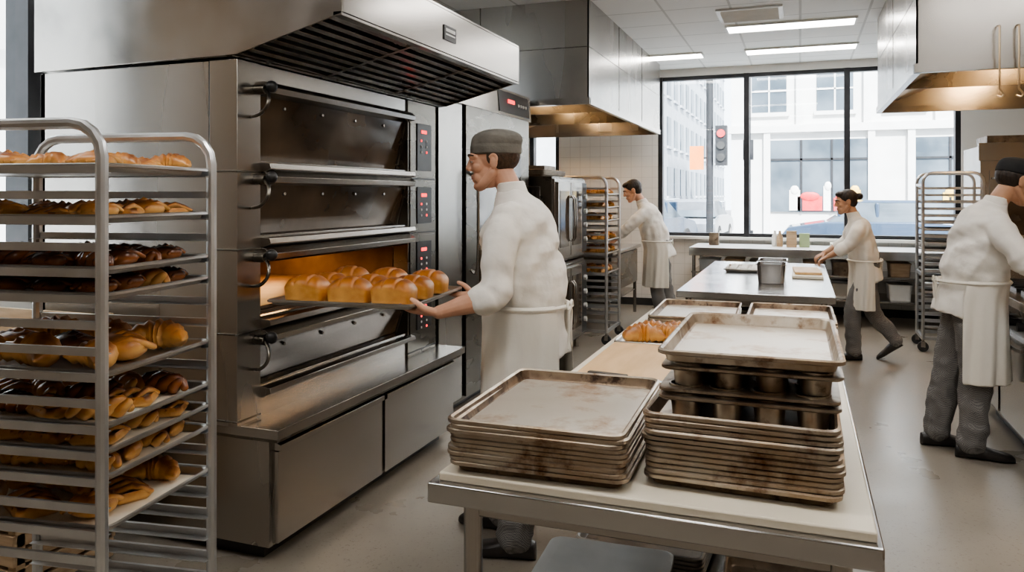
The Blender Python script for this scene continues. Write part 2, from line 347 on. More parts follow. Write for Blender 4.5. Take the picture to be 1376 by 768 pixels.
for z0 in (0,.35,.70):
    for x in (-3.62,-2.78):
        for y in (2.06,2.46): m.box(x-.02,x+.02,y-.02,y+.02,z0+.005,z0+.345,CRATE)
    for k in range(5):
        z=z0+.02+k*.066
        m.box(-3.64,-2.76,2.03,2.045,z,z+.05,CRATE); m.box(-3.64,-2.76,2.475,2.49,z,z+.05,CRATE)
        m.box(-2.775,-2.76,2.045,2.475,z,z+.05,CRATE); m.box(-3.64,-3.625,2.045,2.475,z,z+.05,CRATE)
    m.box(-3.62,-2.78,2.05,2.47,z0+.01,z0+.03,CRATE)
m.obj('wooden_crate_stack',bevel=.002)
# ------------------------------------------------------------------ deck oven
m=MB(); X0=-3.35; XF=-2.2
Y0,Y1,Y2,Y3=2.6,2.74,4.08,4.45
m.box(X0,XF-.15,Y0,Y0+.05,.58,2.12,STEELV); 
m.box(XF-.145,XF,Y0-.008,Y1,.58,2.12,STEELV)
m.box(X0,XF,Y2,Y3,.58,2.12,STEELD); m.box(X0,X0+.03,Y0,Y3,.58,2.12,STEEL)
decks=[(1.99,1.70),(1.60,1.375),(1.265,1.02),(.91,.725)]
seps=[(2.12,1.99),(1.70,1.60),(1.375,1.265),(1.02,.91),(.725,.58)]
for a,b in seps: m.box(X0+.03,XF-.01,Y1-.1,Y2,b,a,STEEL)
m.box(X0+.03,X0+.05,Y1,Y2,.6,2.1,CAV); m.box(X0+.05,XF-.1,Y1-.001,Y1+.006,.6,2.1,CAV); m.box(X0+.05,XF-.1,Y2-.006,Y2+.001,.6,2.1,CAV)
for k,(zt,zb) in enumerate(decks):
    m.box(X0+.05,XF-.1,Y1,Y2,zb,zb+.004,CAV); m.box(X0+.05,XF-.1,Y1,Y2,zt-.004,zt,CAV)
    m.prism([(XF-.02,zt-.005),(XF+.05,zt+.005),(XF+.055,zt+.03),(XF+.02,zt+.055),(XF-.02,zt+.055)],Y1,Y2,STEEL)
    m.prism([(XF-.14,zb+.004),(XF+.05,zb-.012),(XF+.055,zb-.035),(XF+.01,zb-.055),(XF-.02,zb-.055),(XF-.14,zb-.01)],Y1,Y2,STEEL)
    if k!=2:
        m.prism([(XF-.03,zt-.004),(XF-.022,zt-.004),(XF-.082,zb+.002),(XF-.09,zb+.002)],Y1+.012,Y2-.012,DARKGLASS)
        for q in range(4):
            y=Y1+.2+q*.3; m.cyl((XF-.04,y,zt-.045),(XF-.022,y,zt-.043),.008,STEEL)
        for yy in (Y1+.006,Y2-.006): m.prism([(XF-.035,zt),(XF-.01,zt),(XF-.07,zb),(XF-.095,zb)],yy-.008,yy+.008,STEELD)
    else:
        m.prism([(XF-.03,zt-.002),(XF-.02,zt-.012),(XF-.30,zt-.035),(XF-.30,zt-.02)],Y1+.02,Y2-.02,DARKGLASS)
        m.box(X0+.06,XF-.12,Y1+.02,Y2-.02,zb+.006,zb+.022,CAV)
    y=Y1-.03; z=zt+.015
    m.cyl((XF,y,z),(XF+.05,y,z),.02,STEELD); m.ell((XF+.07,y+.015,z+.012),(.026,.026,.026),BLACK,14,8)
    m.tube([(XF+.045,y,z),(XF+.09,y-.03,z-.03),(XF+.10,y-.05,z-.075),(XF+.06,y-.045,z-.11),(XF+.005,y-.03,z-.12)],[.008,.008,.008,.008,.007],STEELD,n=8)
    zs=[1.65,1.32,.965,.6][k]
    m.box(XF-.14,XF+.004,Y0-.012,Y1,zs-.004,zs+.004,STEELD); m.box(XF-.002,XF+.004,Y2,Y3,zs-.004,zs+.004,BLACK)
    m.box(XF-.16,XF-.14,Y0-.012,Y0,zs-.02,zs+.02,STEELD)
    zc0,zc1=(zb+.0,zt-.0)
    m.box(XF,XF+.012,Y2+.10,Y3-.08,zc0,zc1,BLACK)
    m.box(XF,XF+.006,Y2+.02,Y3-.02,zc0-.04,zc1+.04,STEELD)
    m.box(XF+.012,XF+.015,Y2+.15,Y3-.15,zc1-.06,zc1-.04,LED)
    for i in range(3):
        for j in range(2): m.cyl((XF+.012,Y2+.15+j*.07,zc1-.105-i*.035),(XF+.016,Y2+.15+j*.07,zc1-.105-i*.035),.008,BTN if (i+j)%3 else LED,n=8)
m.box(XF-.152,XF-.145,Y0-.006,Y0+.01,.58,2.12,DARKGAP)
m.box(-3.36,-2.0,2.60,4.47,.545,.585,STEEL); m.box(-3.34,-2.02,2.62,4.45,.525,.545,STEELD)
m.box(-3.3,-2.085,2.65,4.43,.07,.53,STEELV); m.box(-3.25,-2.15,2.7,4.4,0,.07,BLACK)
for a,b in ((2.67,3.53),(3.56,4.41)):
    m.box(-2.085,-2.055,a,b,.085,.47,STEEL); m.prism([(-2.085,.475),(-2.04,.475),(-2.04,.50),(-2.085,.515)],a,b,STEEL)
m.obj('deck_oven',bevel=.003)
# hood over oven
m=MB()
prof=[(-3.36,2.125),(-2.19,2.135),(-1.68,2.265),(-1.68,2.49),(-3.36,2.49)]
m.prism(prof,2.575,2.585,STEEL); m.prism(prof,4.585,4.595,STEEL)
m.box(-1.695,-1.68,2.585,4.585,2.265,2.49,STEEL); m.box(-1.72,-1.68,2.575,4.595,2.255,2.272,STEEL)
m.box(-3.36,-1.68,2.58,4.59,2.485,2.50,STEEL); m.box(-3.36,-2.22,2.585,4.585,2.13,2.14,STEELD)
m.box(-2.24,-2.2,2.585,4.585,2.14,2.485,STEELD)
for i in range(8):
    t=(i+.5)/8; x=-2.18+t*.46; z=2.145+t*.117
    m.cb((x,3.585,z+.006),(.026,1.99,.008),STEEL,ry=-.25); m.cb((x+.011,3.585,z+.022),(.004,1.99,.034),STEELD)
m.prism([(-2.2,2.20),(-1.70,2.33),(-1.70,2.335),(-2.2,2.205)],2.585,4.585,DARKGAP)  # near-black sheet stands in for the shade behind the louvres
for y in (3.25,3.93): m.prism([(-2.2,2.14),(-1.70,2.262),(-1.70,2.28),(-2.2,2.158)],y-.012,y+.012,STEEL)
m.box(-3.36,-2.45,2.75,4.4,2.5,3.295,STEELV)
m.box(-1.68,-1.674,3.49,3.63,2.335,2.41,BLACK); m.box(-1.674,-1.672,3.505,3.615,2.36,2.368,BTN); m.box(-1.674,-1.672,3.505,3.615,2.378,2.395,BTN)
m.obj('oven_exhaust_hood',bevel=.002)
# proofer
m=MB(); xf=-2.3
m.box(-3.3,xf,4.62,6.5,.06,2.42,STEELD); m.box(-3.25,xf-.06,4.66,6.45,0,.06,BLACK)
m.box(xf,xf+.03,4.64,5.02,.1,2.2,STEELV); m.box(xf,xf+.045,5.06,6.42,.1,2.2,STEELD)
m.box(xf+.045,xf+.05,5.3,6.2,.9,2.0,DARKGLASS)
m.tube([(xf+.05,5.14,1.0),(xf+.10,5.14,1.03),(xf+.10,5.14,1.67),(xf+.05,5.14,1.7)],.012,STEEL,n=8,sub=3)
m.prism([(xf,2.2),(xf+.05,2.2),(xf+.03,2.42),(xf,2.42)],4.64,6.48,STEELV)
m.prism([(xf+.05,2.225),(xf+.055,2.225),(xf+.035,2.40),(xf+.03,2.40)],5.7,6.42,BLACK)
m.box(xf+.045,xf+.052,5.9,6.05,2.31,2.34,LED)
for i in range(4): m.cyl((xf+.04,6.15+i*.06,2.31),(xf+.055,6.15+i*.06,2.31),.014,BTN,n=8)
m.obj('proofing_cabinet',bevel=.003)
def big_hood(name,x0,x1,y0,y1,zb):
    m=MB(); t=.012
    m.box(x0,x1,y0,y0+t,zb,ZC-.003,STEELV); m.box(x0,x1,y1-t,y1,zb,ZC-.003,STEELV); m.box(x0,x0+t,y0,y1,zb,ZC-.003,STEELV); m.box(x1-t,x1,y0,y1,zb,ZC-.003,STEELV)
    m.box(x0+t,x1-t,y0+t,y1-t,zb+.42,zb+.43,COPPERTINT)
    for a,b,c,d in ((x0-.012,x1+.012,y0-.012,y0+.03),(x0-.012,x1+.012,y1-.03,y1+.012),(x0-.012,x0+.03,y0,y1),(x1-.03,x1+.012,y0,y1)): m.box(a,b,c,d,zb-.01,zb+.05,STEEL)
    m.prism([(x0+t,zb+.05),(x0+t,zb+.06),((x0+x1)/2-.1,zb+.38),((x0+x1)/2-.1,zb+.37)],y0+t,y1-t,COPPERTINT)
    m.prism([(x1-t,zb+.05),(x1-t,zb+.06),((x0+x1)/2+.1,zb+.38),((x0+x1)/2+.1,zb+.37)],y0+t,y1-t,COPPERTINT)
    n=int((y1-y0)/1.1)
    for i in range(1,n): 
        y=y0+(y1-y0)*i/n; m.box(x0-.003,x1+.003,y-.004,y+.004,zb+.05,ZC-.003,STEELD)
    mm=(x0+x1)/2; m.box(mm-.004,mm+.004,y0-.003,y0,zb+.05,ZC-.003,STEELD)
    m.box(x0-.003,x1+.003,y0-.003,y1+.003,zb+.5,zb+.507,STEELD)
    for i in range(3):
        y=y0+(y1-y0)*(i+.5)/3; m.cyl((mm,y,zb+.30),(mm,y,zb+.42),.06,WARM,n=16)
    return m.obj(name)
big_hood('kitchen_exhaust_hood',-3.85,-1.76,6.62,10.3,2.37)
big_hood('kitchen_exhaust_hood',.72,2.65,5.7,8.4,2.37)
m=MB()
for x,y in ((1.18,5.62),(1.29,5.64)):
    m.tube([(x,y,2.62),(x,y,2.3),(x,y,2.22)],.006,COPPERTINT,n=8,sub=1); m.tube([(x,y,2.22),(x+.02,y,2.19),(x+.01,y,2.17),(x-.015,y,2.18)],.006,COPPERTINT,n=8,sub=3); m.tube([(x,y,2.62),(x,y+.06,2.63)],.006,COPPERTINT,n=8,sub=1)
m.obj('brass_hanging_hooks')
# ------------------------------------------------------------------ double convection oven
m=MB(); x0,x1,y0,y1=-2.95,-2.05,6.58,7.66
for zb in (.12,.93):
    m.box(x0,x1-.04,y0,y1,zb,zb+.79,STEELD); m.box(x1-.05,x1-.02,y0+.02,y1-.02,zb+.02,zb+.77,STEEL)
    for a,b in ((y0+.04,y0+.43),(y0+.45,y0+.84)):
        m.box(x1-.02,x1+.01,a,b,zb+.05,zb+.74,STEEL); m.box(x1+.01,x1+.014,a+.05,b-.05,zb+.14,zb+.66,DARKGLASS)
        m.tube([(x1+.01,b-.02 if a<y0+.2 else a+.02,zb+.2),(x1+.05,b-.02 if a<y0+.2 else a+.02,zb+.22),(x1+.05,b-.02 if a<y0+.2 else a+.02,zb+.58),(x1+.01,b-.02 if a<y0+.2 else a+.02,zb+.6)],.01,STEEL,n=8,sub=2)
    m.box(x1-.02,x1,y0+.86,y1-.03,zb+.05,zb+.74,BLACK)
    for i in range(4): m.cyl((x1,y0+.95,zb+.18+i*.14),(x1+.03,y0+.95,zb+.18+i*.14),.025,BTN,n=12)
    m.box(x0+.1,x1-.15,y0-.004,y0,zb+.08,zb+.7,STEELV)
for x in (x0+.06,x1-.1):
    for y in (y0+.06,y1-.06): m.cyl((x,y,0),(x,y,.12),.025,STEEL)
m.obj('convection_oven_stack',bevel=.003)
m=MB()
for i in range(4): pan(m,-2.45,7.0,1.722+i*.013,.26,.36,0,PANDARK,PANDARK)
m.box(-2.7,-2.25,6.85,7.2,1.79,1.83,PANDARK)
m.obj('dark_baking_pan_stack')
bakers_rack('bakers_rack',(-1.88,7.78,0),0,W=.62,D=.6,loads=[(k,[cr,ro],1.4,0) for k in (1,3,5,8,10,13)],nr=21)
bakers_rack('bakers_rack',(1.66,8.55,0),0,W=.52,D=.42,H=1.77,loads=[(k,None,1,0) for k in (2,5,6,8,9,11,12,14)],nr=22)
# ------------------------------------------------------------------ tables
def table(name,x0,x1,y0,y1,z,top=TABLEST,shelf=.28,shelfmat=STEEL):
    m=MB()
    m.box(x0,x1,y0,y1,z-.045,z,top); 
    for x in (x0+.07,x1-.07):
        for y in (y0+.1,y1-.1): m.cyl((x,y,.03),(x,y,z-.045),.022,STEEL); m.cyl((x,y,0),(x,y,.05),.015,STEELD); m.cyl((x,y,.028),(x,y,.045),.026,STEELD)
    m.box(x0+.05,x1-.05,y0+.08,y1-.08,shelf-.02,shelf,shelfmat); m.box(x0+.07,x1-.07,y0+.09,y0+.13,z-.1,z-.045,STEEL)
    return m
m=table('t',-.785,.145,1.545,4.22,.905); m.box(-.765,.135,1.565,4.2,.905,.925,BOARD); m.obj('bakery_worktable',bevel=.004)
m=table('t',-.79,.215,5.28,7.8,.90); m.obj('steel_prep_table',bevel=.004)
pan_stack('sheet_pan_stack',-.555,1.845,.927,.205,.272,10,rz=.03,dz=.0102)
pan_stack('sheet_pan_stack',-.115,1.925,.927,.20,.285,12,rz=-.01,dz=.0117)
pan_stack('sheet_pan_stack',-.48,3.87,.927,.20,.30,4,rz=.02)
pan_stack('sheet_pan_stack',-.04,3.80,.927,.19,.29,5,rz=0)
def muffin(mb,cx,cy,zf,depth=.042,nx=4,ny=6,sp=.088,rz=0):
    M0=mb.M; mb.M=M0@Matrix.Translation((cx,cy,zf))@Matrix.Rotation(rz,4,'Z')
    hx=nx*sp/2+.006; hy=ny*sp/2+.006
    mb.loft([rr(0,0,hx,hy,.02,-.006),rr(0,0,hx+.004,hy+.004,.022,-.003),rr(0,0,hx+.004,hy+.004,.022,.002),rr(0,0,hx,hy,.02,.003)],CUP)
    for i in range(nx):
        for j in range(ny):
            x=(i-(nx-1)/2)*sp; y=(j-(ny-1)/2)*sp
            mb.loft([[(x+r*math.cos(2*PI*q/20),y+r*math.sin(2*PI*q/20),z) for q in range(20)] for r,z in ((.036,0),(.0345,-.008),(.0335,-.01),(.030,-depth+.003),(.027,-depth))],CUP)
            mb.loft([[(x+r*math.cos(2*PI*q/20),y+r*math.sin(2*PI*q/20),z) for q in range(20)] for r,z in ((.037,.003),(.037,.006),(.033,.006),(.033,.002))],CUP)
    mb.M=M0
m=MB()
zt=.927+10*.0128+.004
muffin(m,-.108,1.955,zt+.052,.050,rz=.01); muffin(m,-.105,1.96,zt+.067,.018,rz=-.01); muffin(m,-.103,1.962,zt+.116,.046,rz=.006)
m.obj('muffin_pan_stack')
m=MB(); pan(m,-.105,1.972,zt+.125,.192,.292,.004,PAN,PANRIM,h=.026); m.obj('sheet_pan')
m=MB(); m.box(-.72,-.28,2.42,3.12,.926,.944,WOOD); m.obj('cutting_board',bevel=.004)
m=MB(); M=Matrix.Translation((-.60,2.50,.950))@Matrix.Rotation(math.radians(-8),4,'Z'); m.M=M
m.loft([rr(0,0,.07,.013,.006,-.005),rr(0,0,.07,.014,.006,.005),rr(0,0,.068,.011,.006,.009)],BLACK)
m.prism([(.068,-.014),(.068,.012),(.22,.010),(.27,-.008),(.25,-.014)],-.001,.0015,TABLEST,axis='Z'); m.obj('chef_knife')
m=MB(); pan(m,-.57,3.27,.927,.16,.14,0,PAPER,PANCLEAN,h=.015)
m.obj('small_serving_tray')
m=MB()
for x,y,a in ((-.62,3.22,.4),(-.52,3.24,-.2),(-.60,3.32,.1),(-.50,3.33,.6)): pastry(m,x,y,.932,'croissant',a,1.35,CROISS)
m.obj('croissants',sharp=80)
def bin_(name,cx,cy,z,hx,hy,h,rz,mat,lid=True):
    m=MB(); m.M=Matrix.Translation((cx,cy,z))@Matrix.Rotation(rz,4,'Z')
    m.loft([rr(0,0,hx-.02,hy-.02,.03,0),rr(0,0,hx-.008,hy-.008,.035,h)],mat)
    m.loft([rr(0,0,hx,hy,.04,h),rr(0,0,hx,hy,.04,h+.012),rr(0,0,hx-.012,hy-.012,.035,h+.016),rr(0,0,hx-.03,hy-.03,.03,h+.010)],mat)
    m.obj(name)
bin_('food_storage_bin',-.56,2.2,.282,.20,.26,.12,.05,PLAST)
m=MB()
for i in range(5): pan(m,-.5,2.85,.284+i*.014,.22,.30,-.05,PANDARK,PANCLEAN)
m.obj('stored_sheet_pan_stack')
m=MB()
for i in range(6): pan(m,-.05,2.3,.284+i*.014,.17,.30,.03,PANDARK,PANDARK)
m.obj('stored_sheet_pan_stack')
bin_('food_storage_bin',-.05,3.1,.282,.17,.25,.16,.0,WHITEP)
m=MB(); pan(m,-.45,6.95,.902,.16,.25,0,PANCLEAN,PANCLEAN)
for i in range(3):
    for j in range(4): m.ell((-.54+i*.09,6.8+j*.10,.925),(.035,.04,.018),WHITEP,10,6)
m.obj('dough_ball_tray')
def gn(name,cx,cy,z,hx,hy,h,rz=0):
    m=MB(); m.M=Matrix.Translation((cx,cy,z))@Matrix.Rotation(rz,4,'Z')
    m.loft([rr(0,0,hx-.02,hy-.02,.03,0),rr(0,0,hx-.01,hy-.01,.035,h),rr(0,0,hx,hy,.04,h+.002),rr(0,0,hx,hy,.04,h-.004)],TABLEST,cap=False)
    b=rr(0,0,hx-.02,hy-.02,.03,0.001); m.add(b,[list(range(len(b)))],TABLEST); m.obj(name)
gn('steel_food_container',-.2,6.05,.902,.11,.15,.14)
gn('steel_food_container',-.2,6.42,.902,.11,.13,.14)
m=MB(); m.box(-.06,.17,6.35,7.05,.902,.922,BOARD); m.cb((.05,6.72,.933),(.2,.5,.018),WOOD,rz=.05); m.obj('dough_board',bevel=.003)
m=MB(); pan(m,-.58,5.75,.282,.15,.3,0,PANCLEAN,PANCLEAN); pan(m,-.58,5.75,.30,.15,.3,0,PANCLEAN,PANCLEAN); m.obj('stored_sheet_pan_stack')
bin_('food_storage_bin',-.2,6.3,.282,.2,.28,.18,0,WHITEP); bin_('food_storage_bin',-.2,7.1,.282,.2,.28,.2,0,PLAST)
# window counter
m=MB(); m.box(-1.3,1.7,9.75,10.66,.86,.90,WHITEP); m.box(-1.3,1.7,9.74,9.77,.80,.90,TABLEST)
for x in (-1.25,-.3,.65,1.6):
    for y in (9.82,10.6): m.cyl((x,y,0),(x,y,.86),.022,STEEL)
m.box(-1.28,1.68,9.8,10.62,.30,.32,STEEL); m.box(-1.28,1.68,9.8,10.62,.58,.60,STEEL); m.obj('window_counter',bevel=.003)
cols=[PLAST,WHITEP,PANDARK,BLACK,CRATE,STEEL]
for i in range(9):
    x=-1.08+i*.31; z=.322 if i%2 else .602
    bin_('storage_container',x,10.1,z,.13,.2,.17 if z<.5 else .13,0,cols[i%6])
    if i%3: bin_('storage_container',x,10.1,.322 if z>.5 else .602,.12,.2,.14,0,cols[(i+3)%6])
m=MB()
for i,(x,y,h) in enumerate(((-.1,10.2,.2),(.05,10.25,.17),(-1.05,10.3,.16))): m.box(x-.06,x+.06,y-.06,y+.06,.902,.902+h,(CRATE,mk('green_carton',(.35,.45,.25),(.4,.5,.3),.6),PANDARK)[i])
m.box(.35,.75,10.1,10.4,.902,.96,BOARD); m.obj('ingredient_boxes',bevel=.003)
m=MB()
for x,y,c in ((-.3,10.3,WHITEP),(-.24,10.25,CRATE)):
    m.loft([[(x+r*math.cos(2*PI*q/16),y+r*math.sin(2*PI*q/16),z) for q in range(16)] for r,z in ((.035,.902),(.037,.91),(.037,1.03),(.015,1.07),(.015,1.10),(.011,1.10))],c)
m.obj('squeeze_bottles')
m=MB(); m.box(-2.75,-1.99,8.55,10.2,.86,.90,TABLEST); m.box(-2.7,-2.05,8.6,10.15,.3,.32,STEEL)
for x in (-2.68,-2.06):
    for y in (8.62,10.12): m.cyl((x,y,0),(x,y,.86),.022,STEEL)
m.box(-2.72,-2.02,8.6,10.1,.42,.84,STEELD); m.obj('side_prep_counter',bevel=.003)
gn('steel_food_container',-2.35,9.35,.902,.13,.18,.12)
m=MB(); m.box(-3.3,-2.76,8.2,9.9,.0,.9,STEELV); m.box(-3.3,-2.76,8.2,9.9,.9,.93,TABLEST); m.obj('undercounter_refrigerator',bevel=.004)
# cooking line right
m=MB(); m.box(1.22,2.1,4.3,6.4,.12,.88,STEELD); m.box(1.19,2.12,4.28,6.42,.88,.93,TABLEST); m.box(1.3,2.05,4.4,6.3,0,.12,BLACK)
for i in range(3):
    a=4.35+i*.69; m.box(1.195,1.22,a,a+.63,.16,.70,STEEL); m.tube([(1.195,a+.08,.66),(1.16,a+.1,.66),(1.16,a+.53,.66),(1.195,a+.55,.66)],.011,STEEL,n=8,sub=2)
    for j in range(3): m.cyl((1.22,a+.12+j*.2,.79),(1.17,a+.12+j*.2,.79),.024,BLACK)
    m.box(1.3,2.0,a+.02,a+.60,.93,.95,BLACK)
    for q in range(5): m.box(1.3,2.0,a+.06+q*.12,a+.075+q*.12,.95,.965,DARKGAP)
m.obj('cooking_range',bevel=.003)
m=MB(); m.box(1.32,2.2,6.5,8.3,.1,.88,STEELV); m.box(1.3,2.22,6.48,8.32,.88,.92,TABLEST)
for a in (6.55,7.15,7.75): m.box(1.3,1.32,a,a+.55,.15,.82,STEEL); m.box(1.28,1.3,a+.05,a+.5,.74,.76,STEELD)
m.box(1.4,2.1,6.6,8.2,0,.1,BLACK); m.obj('steel_base_cabinet',bevel=.003)
m=MB(); m.box(1.72,2.6,9.0,9.85,.9,2.05,STEELV); m.box(1.70,2.62,8.97,9.0,1.9,2.08,STEEL); m.box(1.8,2.5,8.98,9.0,1.05,1.8,STEEL); m.box(1.9,2.4,8.97,8.98,1.15,1.65,DARKGLASS)
m.tube([(1.85,8.98,1.72),(1.87,8.93,1.72),(2.43,8.93,1.72),(2.45,8.98,1.72)],.012,STEEL,n=8,sub=2); m.box(1.75,2.58,9.02,9.8,0,.9,STEELD)
m.box(1.8,2.3,9.1,9.6,2.08,2.16,PANDARK); m.obj('rack_oven',bevel=.003)
# ------------------------------------------------------------------ loaves & held tray
TC=V((-1.828,3.038,1.085)); TR=math.radians(6.5)
m=MB(); pan(m,TC.x,TC.y,TC.z,.335,.335,TR,PANCLEAN,PANCLEAN,h=.020); m.obj('baking_tray')
def loaf(lx,ly,h):
    m=MB(); rings=[]; n=32; k=36
    for i in range(k+1):
        t=-1+2*i/k; w=max(0,(1-abs(t)**7))**.3; top=max(0,(1-abs(t)**2.6))**.5
        crease=1-.20*math.exp(-((abs(t)-.34)/.05)**2)
        r=[]
        for j in range(n):
            a=2*PI*j/n; c=math.cos(a); s_=math.sin(a)
            if s_>=0:
                z=.42*h+.58*h*top*crease*(abs(s_)**.8)
                y=ly*w*math.copysign(abs(c)**.62,c)*(1+.12*math.sin(PI*min(1,s_*1.3)))
            else:
                z=.42*h-.42*h*(abs(s_)**.35); y=ly*w*math.copysign(abs(c)**.35,c)*(1-.10*abs(s_))
            r.append((t*lx*(1 if s_>0 else 1-.06*abs(s_)),y,z))
        rings.append(r)
    m.loft(rings,LOAF); return m
for i in range(3):
    for j in range(3):
        l=loaf(.092,.064,.114*random.uniform(.90,1.10))
        p=Matrix.Translation(TC)@Matrix.Rotation(TR,4,'Z')@V((-.206+i*.205+random.uniform(-.005,.005),-.205+j*.206,.0025))
        ob=l.obj('bread_loaf',sharp=80,subs=1); ob.location=p; ob.rotation_euler=(0,0,TR+random.uniform(-.15,.15))
# ------------------------------------------------------------------ people
Z=V((0,0,1))
def hand(mb,W,f,n,side,curl=(.3,.4,.3),grip=False,mat=SKIN,s=1):
    f=V(f).normalized(); n=V(n); n=(n-f*n.dot(f)).normalized(); T=(n.cross(f) if side=='L' else (-n).cross(f)).normalized(); W=V(W)
    w=lambda x,y,z: W+(f*x+T*y-n*z)*s
    N=14; rings=[]
    for x,hy,hz,yo in ((-.02,.024,.017,0),(0,.025,.017,0),(.02,.031,.017,.002),(.05,.040,.016,.003),(.08,.042,.014,.001),(.095,.039,.011,0),(.102,.030,.007,0)):
        rings.append([w(x,yo+hy*math.cos(2*PI*j/N),hz*math.sin(2*PI*j/N)) for j in range(N)])
    mb.loft(rings,mat)
    for k,(y,L,r) in enumerate(((.030,.072,.0094),(.0105,.080,.0096),(-.009,.074,.0092),(-.028,.058,.0082))):
        x=.088;z=0;a=0; pts=[(x-.02,y*.95,z)]; rad=[r]; pts.append((x,y,z)); rad.append(r*1.05)
        for q,fr in enumerate((.45,.30,.25)):
            a+=curl[q]*(1+.12*k); x+=math.cos(a)*L*fr; z-=math.sin(a)*L*fr; pts.append((x,y*(1+.05*q),z)); rad.append(r*(.98-.09*q))
        mb.tube([w(*p) for p in pts],[q*s for q in rad],mat,n=10,sub=3)
    th=[(.012,.016,-.002),(.045,.044,-.018),(.070,.050,-.038),(.098,.044,-.050)] if grip else [(.012,.016,-.002),(.045,.046,-.012),(.073,.056,-.022),(.098,.054,-.032)]
    mb.tube([w(*p) for p in th],[.017*s,.0145*s,.0115*s,.009*s],mat,n=10,sub=3)
def shoe(mb,an,d,pitch=0,s=1):
    an=V(an); d=V((d[0],d[1],0)).normalized(); side=Z.cross(d)
    base=V((an.x,an.y,an.z-.09)); R=Matrix.Rotation(pitch,3,side)
    prof=[(-.085,.018,.045),(-.08,.032,.07),(-.04,.040,.085),(0,.042,.09),(.05,.043,.078),(.10,.050,.062),(.15,.050,.052),(.19,.038,.042),(.207,.018,.028)]
    rings=[]
    for x,hw,h in prof:
        r=[]
        for j in range(16):
            a=2*PI*j/16; y=hw*math.cos(a)*1.0; z=h*.5+h*.5*math.copysign(abs(math.sin(a))**.7,math.sin(a))
            r.append(base+R@((d*x+side*y+Z*z)*s))
        rings.append(r)
    mb.loft(rings,SHOE)
def person(name,P,N,fwd,hc,hdir,elL,wrL,elR,wrR,knL,anL,knR,anR,s=1,skin=SKIN,hair=HAIRD,hat=None,cuff=.3,handdir=None,grip=False,bun=False,vox=.008,pitchR=0,apr=(-.03,.52,125),palm=(0,0,-1),bulk=1,hs=1.06):
    P=V(P);N=V(N);fwd=V(fwd).normalized();L=Z.cross(fwd).normalized();hc=V(hc)
    e=empty(name,(P.x,P.y,0))
    sp=(N-P).normalized(); f2=(fwd-sp*fwd.dot(sp)).normalized(); LEN=(N-P).length
    m=MB(); rings=[]
    rows=[(-.25,.186,.156,.0),(-.15,.186,.154,0),(0,.182,.148,0),(.13,.172,.144,.0),(.24,.186,.160,-.004),(.42,.186,.156,-.004),(.62,.196,.152,.0),(.78,.198,.138,-.01),(.88,.172,.112,-.015),(.95,.118,.088,-.01),(1.0,.076,.072,0),(1.06,.060,.060,.008)]
    rows=catmull([list(r) for r in rows],3)
    for t,hw,hd,off in rows:
        c=P+sp*(LEN*t)+f2*off*s; ring=[]
        for j in range(56):
            a=2*PI*j/56
            g=max(0,1-abs(t-.30)/.38); fo=1+.040*g*math.sin(a*7+t*9)+.026*g*math.sin(a*13+t*5)
            dr=.013*max(0,1-abs(t-.60)/.32)*math.sin(a*4+t*22)
            ring.append(c+(L*(hw*fo+dr)*math.cos(a)+f2*(hd*fo+dr)*bulk*math.sin(a))*s)
        rings.append(ring)
    m.loft(rings,COAT)
    for sd,el,wr in (('L',elL,wrL),('R',elR,wrR)):
        q=1 if sd=='L' else -1; el=V(el);wr=V(wr)
        S=N-sp*.085*s+L*q*.168*s
        cf=el+(wr-el)*cuff
        pts=[S-L*q*.03*s,S+(el-S)*.35+L*q*.014,el-(el-S)*.08,el+(wr-el)*.1,cf]; rad=[.073,.072,.063,.062,.058]
        Pq=catmull([list(p)+[r] for p,r in zip(pts,rad)],8)
        Pq=[(p[:3],p[3]+.0062*math.sin(i*1.25)*(i/len(Pq))**.6) for i,p in enumerate(Pq)]
        m.tube([p for p,_ in Pq],[r*s for _,r in Pq],COAT,n=18,sub=1)
        d=(wr-el).normalized(); m.tube([cf-d*.045,cf-d*.04,cf+d*.004,cf+d*.008],[.058*s,.065*s,.065*s,.058*s],COAT,n=18,sub=1)
    m.obj('coat',parent=e,remesh=vox,smooth=2,disp=.030*s,dscale=.11)
    c=MB(); rings=[]
    for h,r in ((-.03,.076),(.015,.066),(.062,.061),(.066,.057),(.01,.054)):
        rings.append([N+sp*h*s+f2*(.004+h*.15)*s+(L*math.cos(2*PI*j/20)+f2*math.sin(2*PI*j/20))*r*s for j in range(20)])
    c.loft(rings,COAT,cap=False); c.obj('collar',parent=e)
    m=MB(); hips=[]
    for h,hw,hd in ((.10,.155,.125),(.02,.168,.135),(-.06,.165,.13),(-.12,.13,.10)): hips.append([P+Z*h*s+(L*hw*math.cos(2*PI*j/24)+fwd*hd*math.sin(2*PI*j/24))*s for j in range(24)])
    m.loft(hips,PANTS)
    for q,kn,an in ((1,knL,anL),(-1,knR,anR)):
        kn=V(kn);an=V(an); H=P+L*q*.085*s-Z*.03
        m.tube([H,H+(kn-H)*.5,kn,kn+(an-kn)*.5,an+(kn-an)*.10,an+(kn-an)*.02],[.100*s,.098*s,.084*s,.080*s,.074*s,.078*s],PANTS,n=16,sub=4,caps=True)
    m.obj('trousers',parent=e,remesh=vox,smooth=3,disp=.028*s,dscale=.08)
    m=MB(); shoe(m,anL,fwd+L*.1,0,s); m.obj('shoe_left',parent=e)
    m=MB(); shoe(m,anR,fwd-L*.1,pitchR,s); m.obj('shoe_right',parent=e)
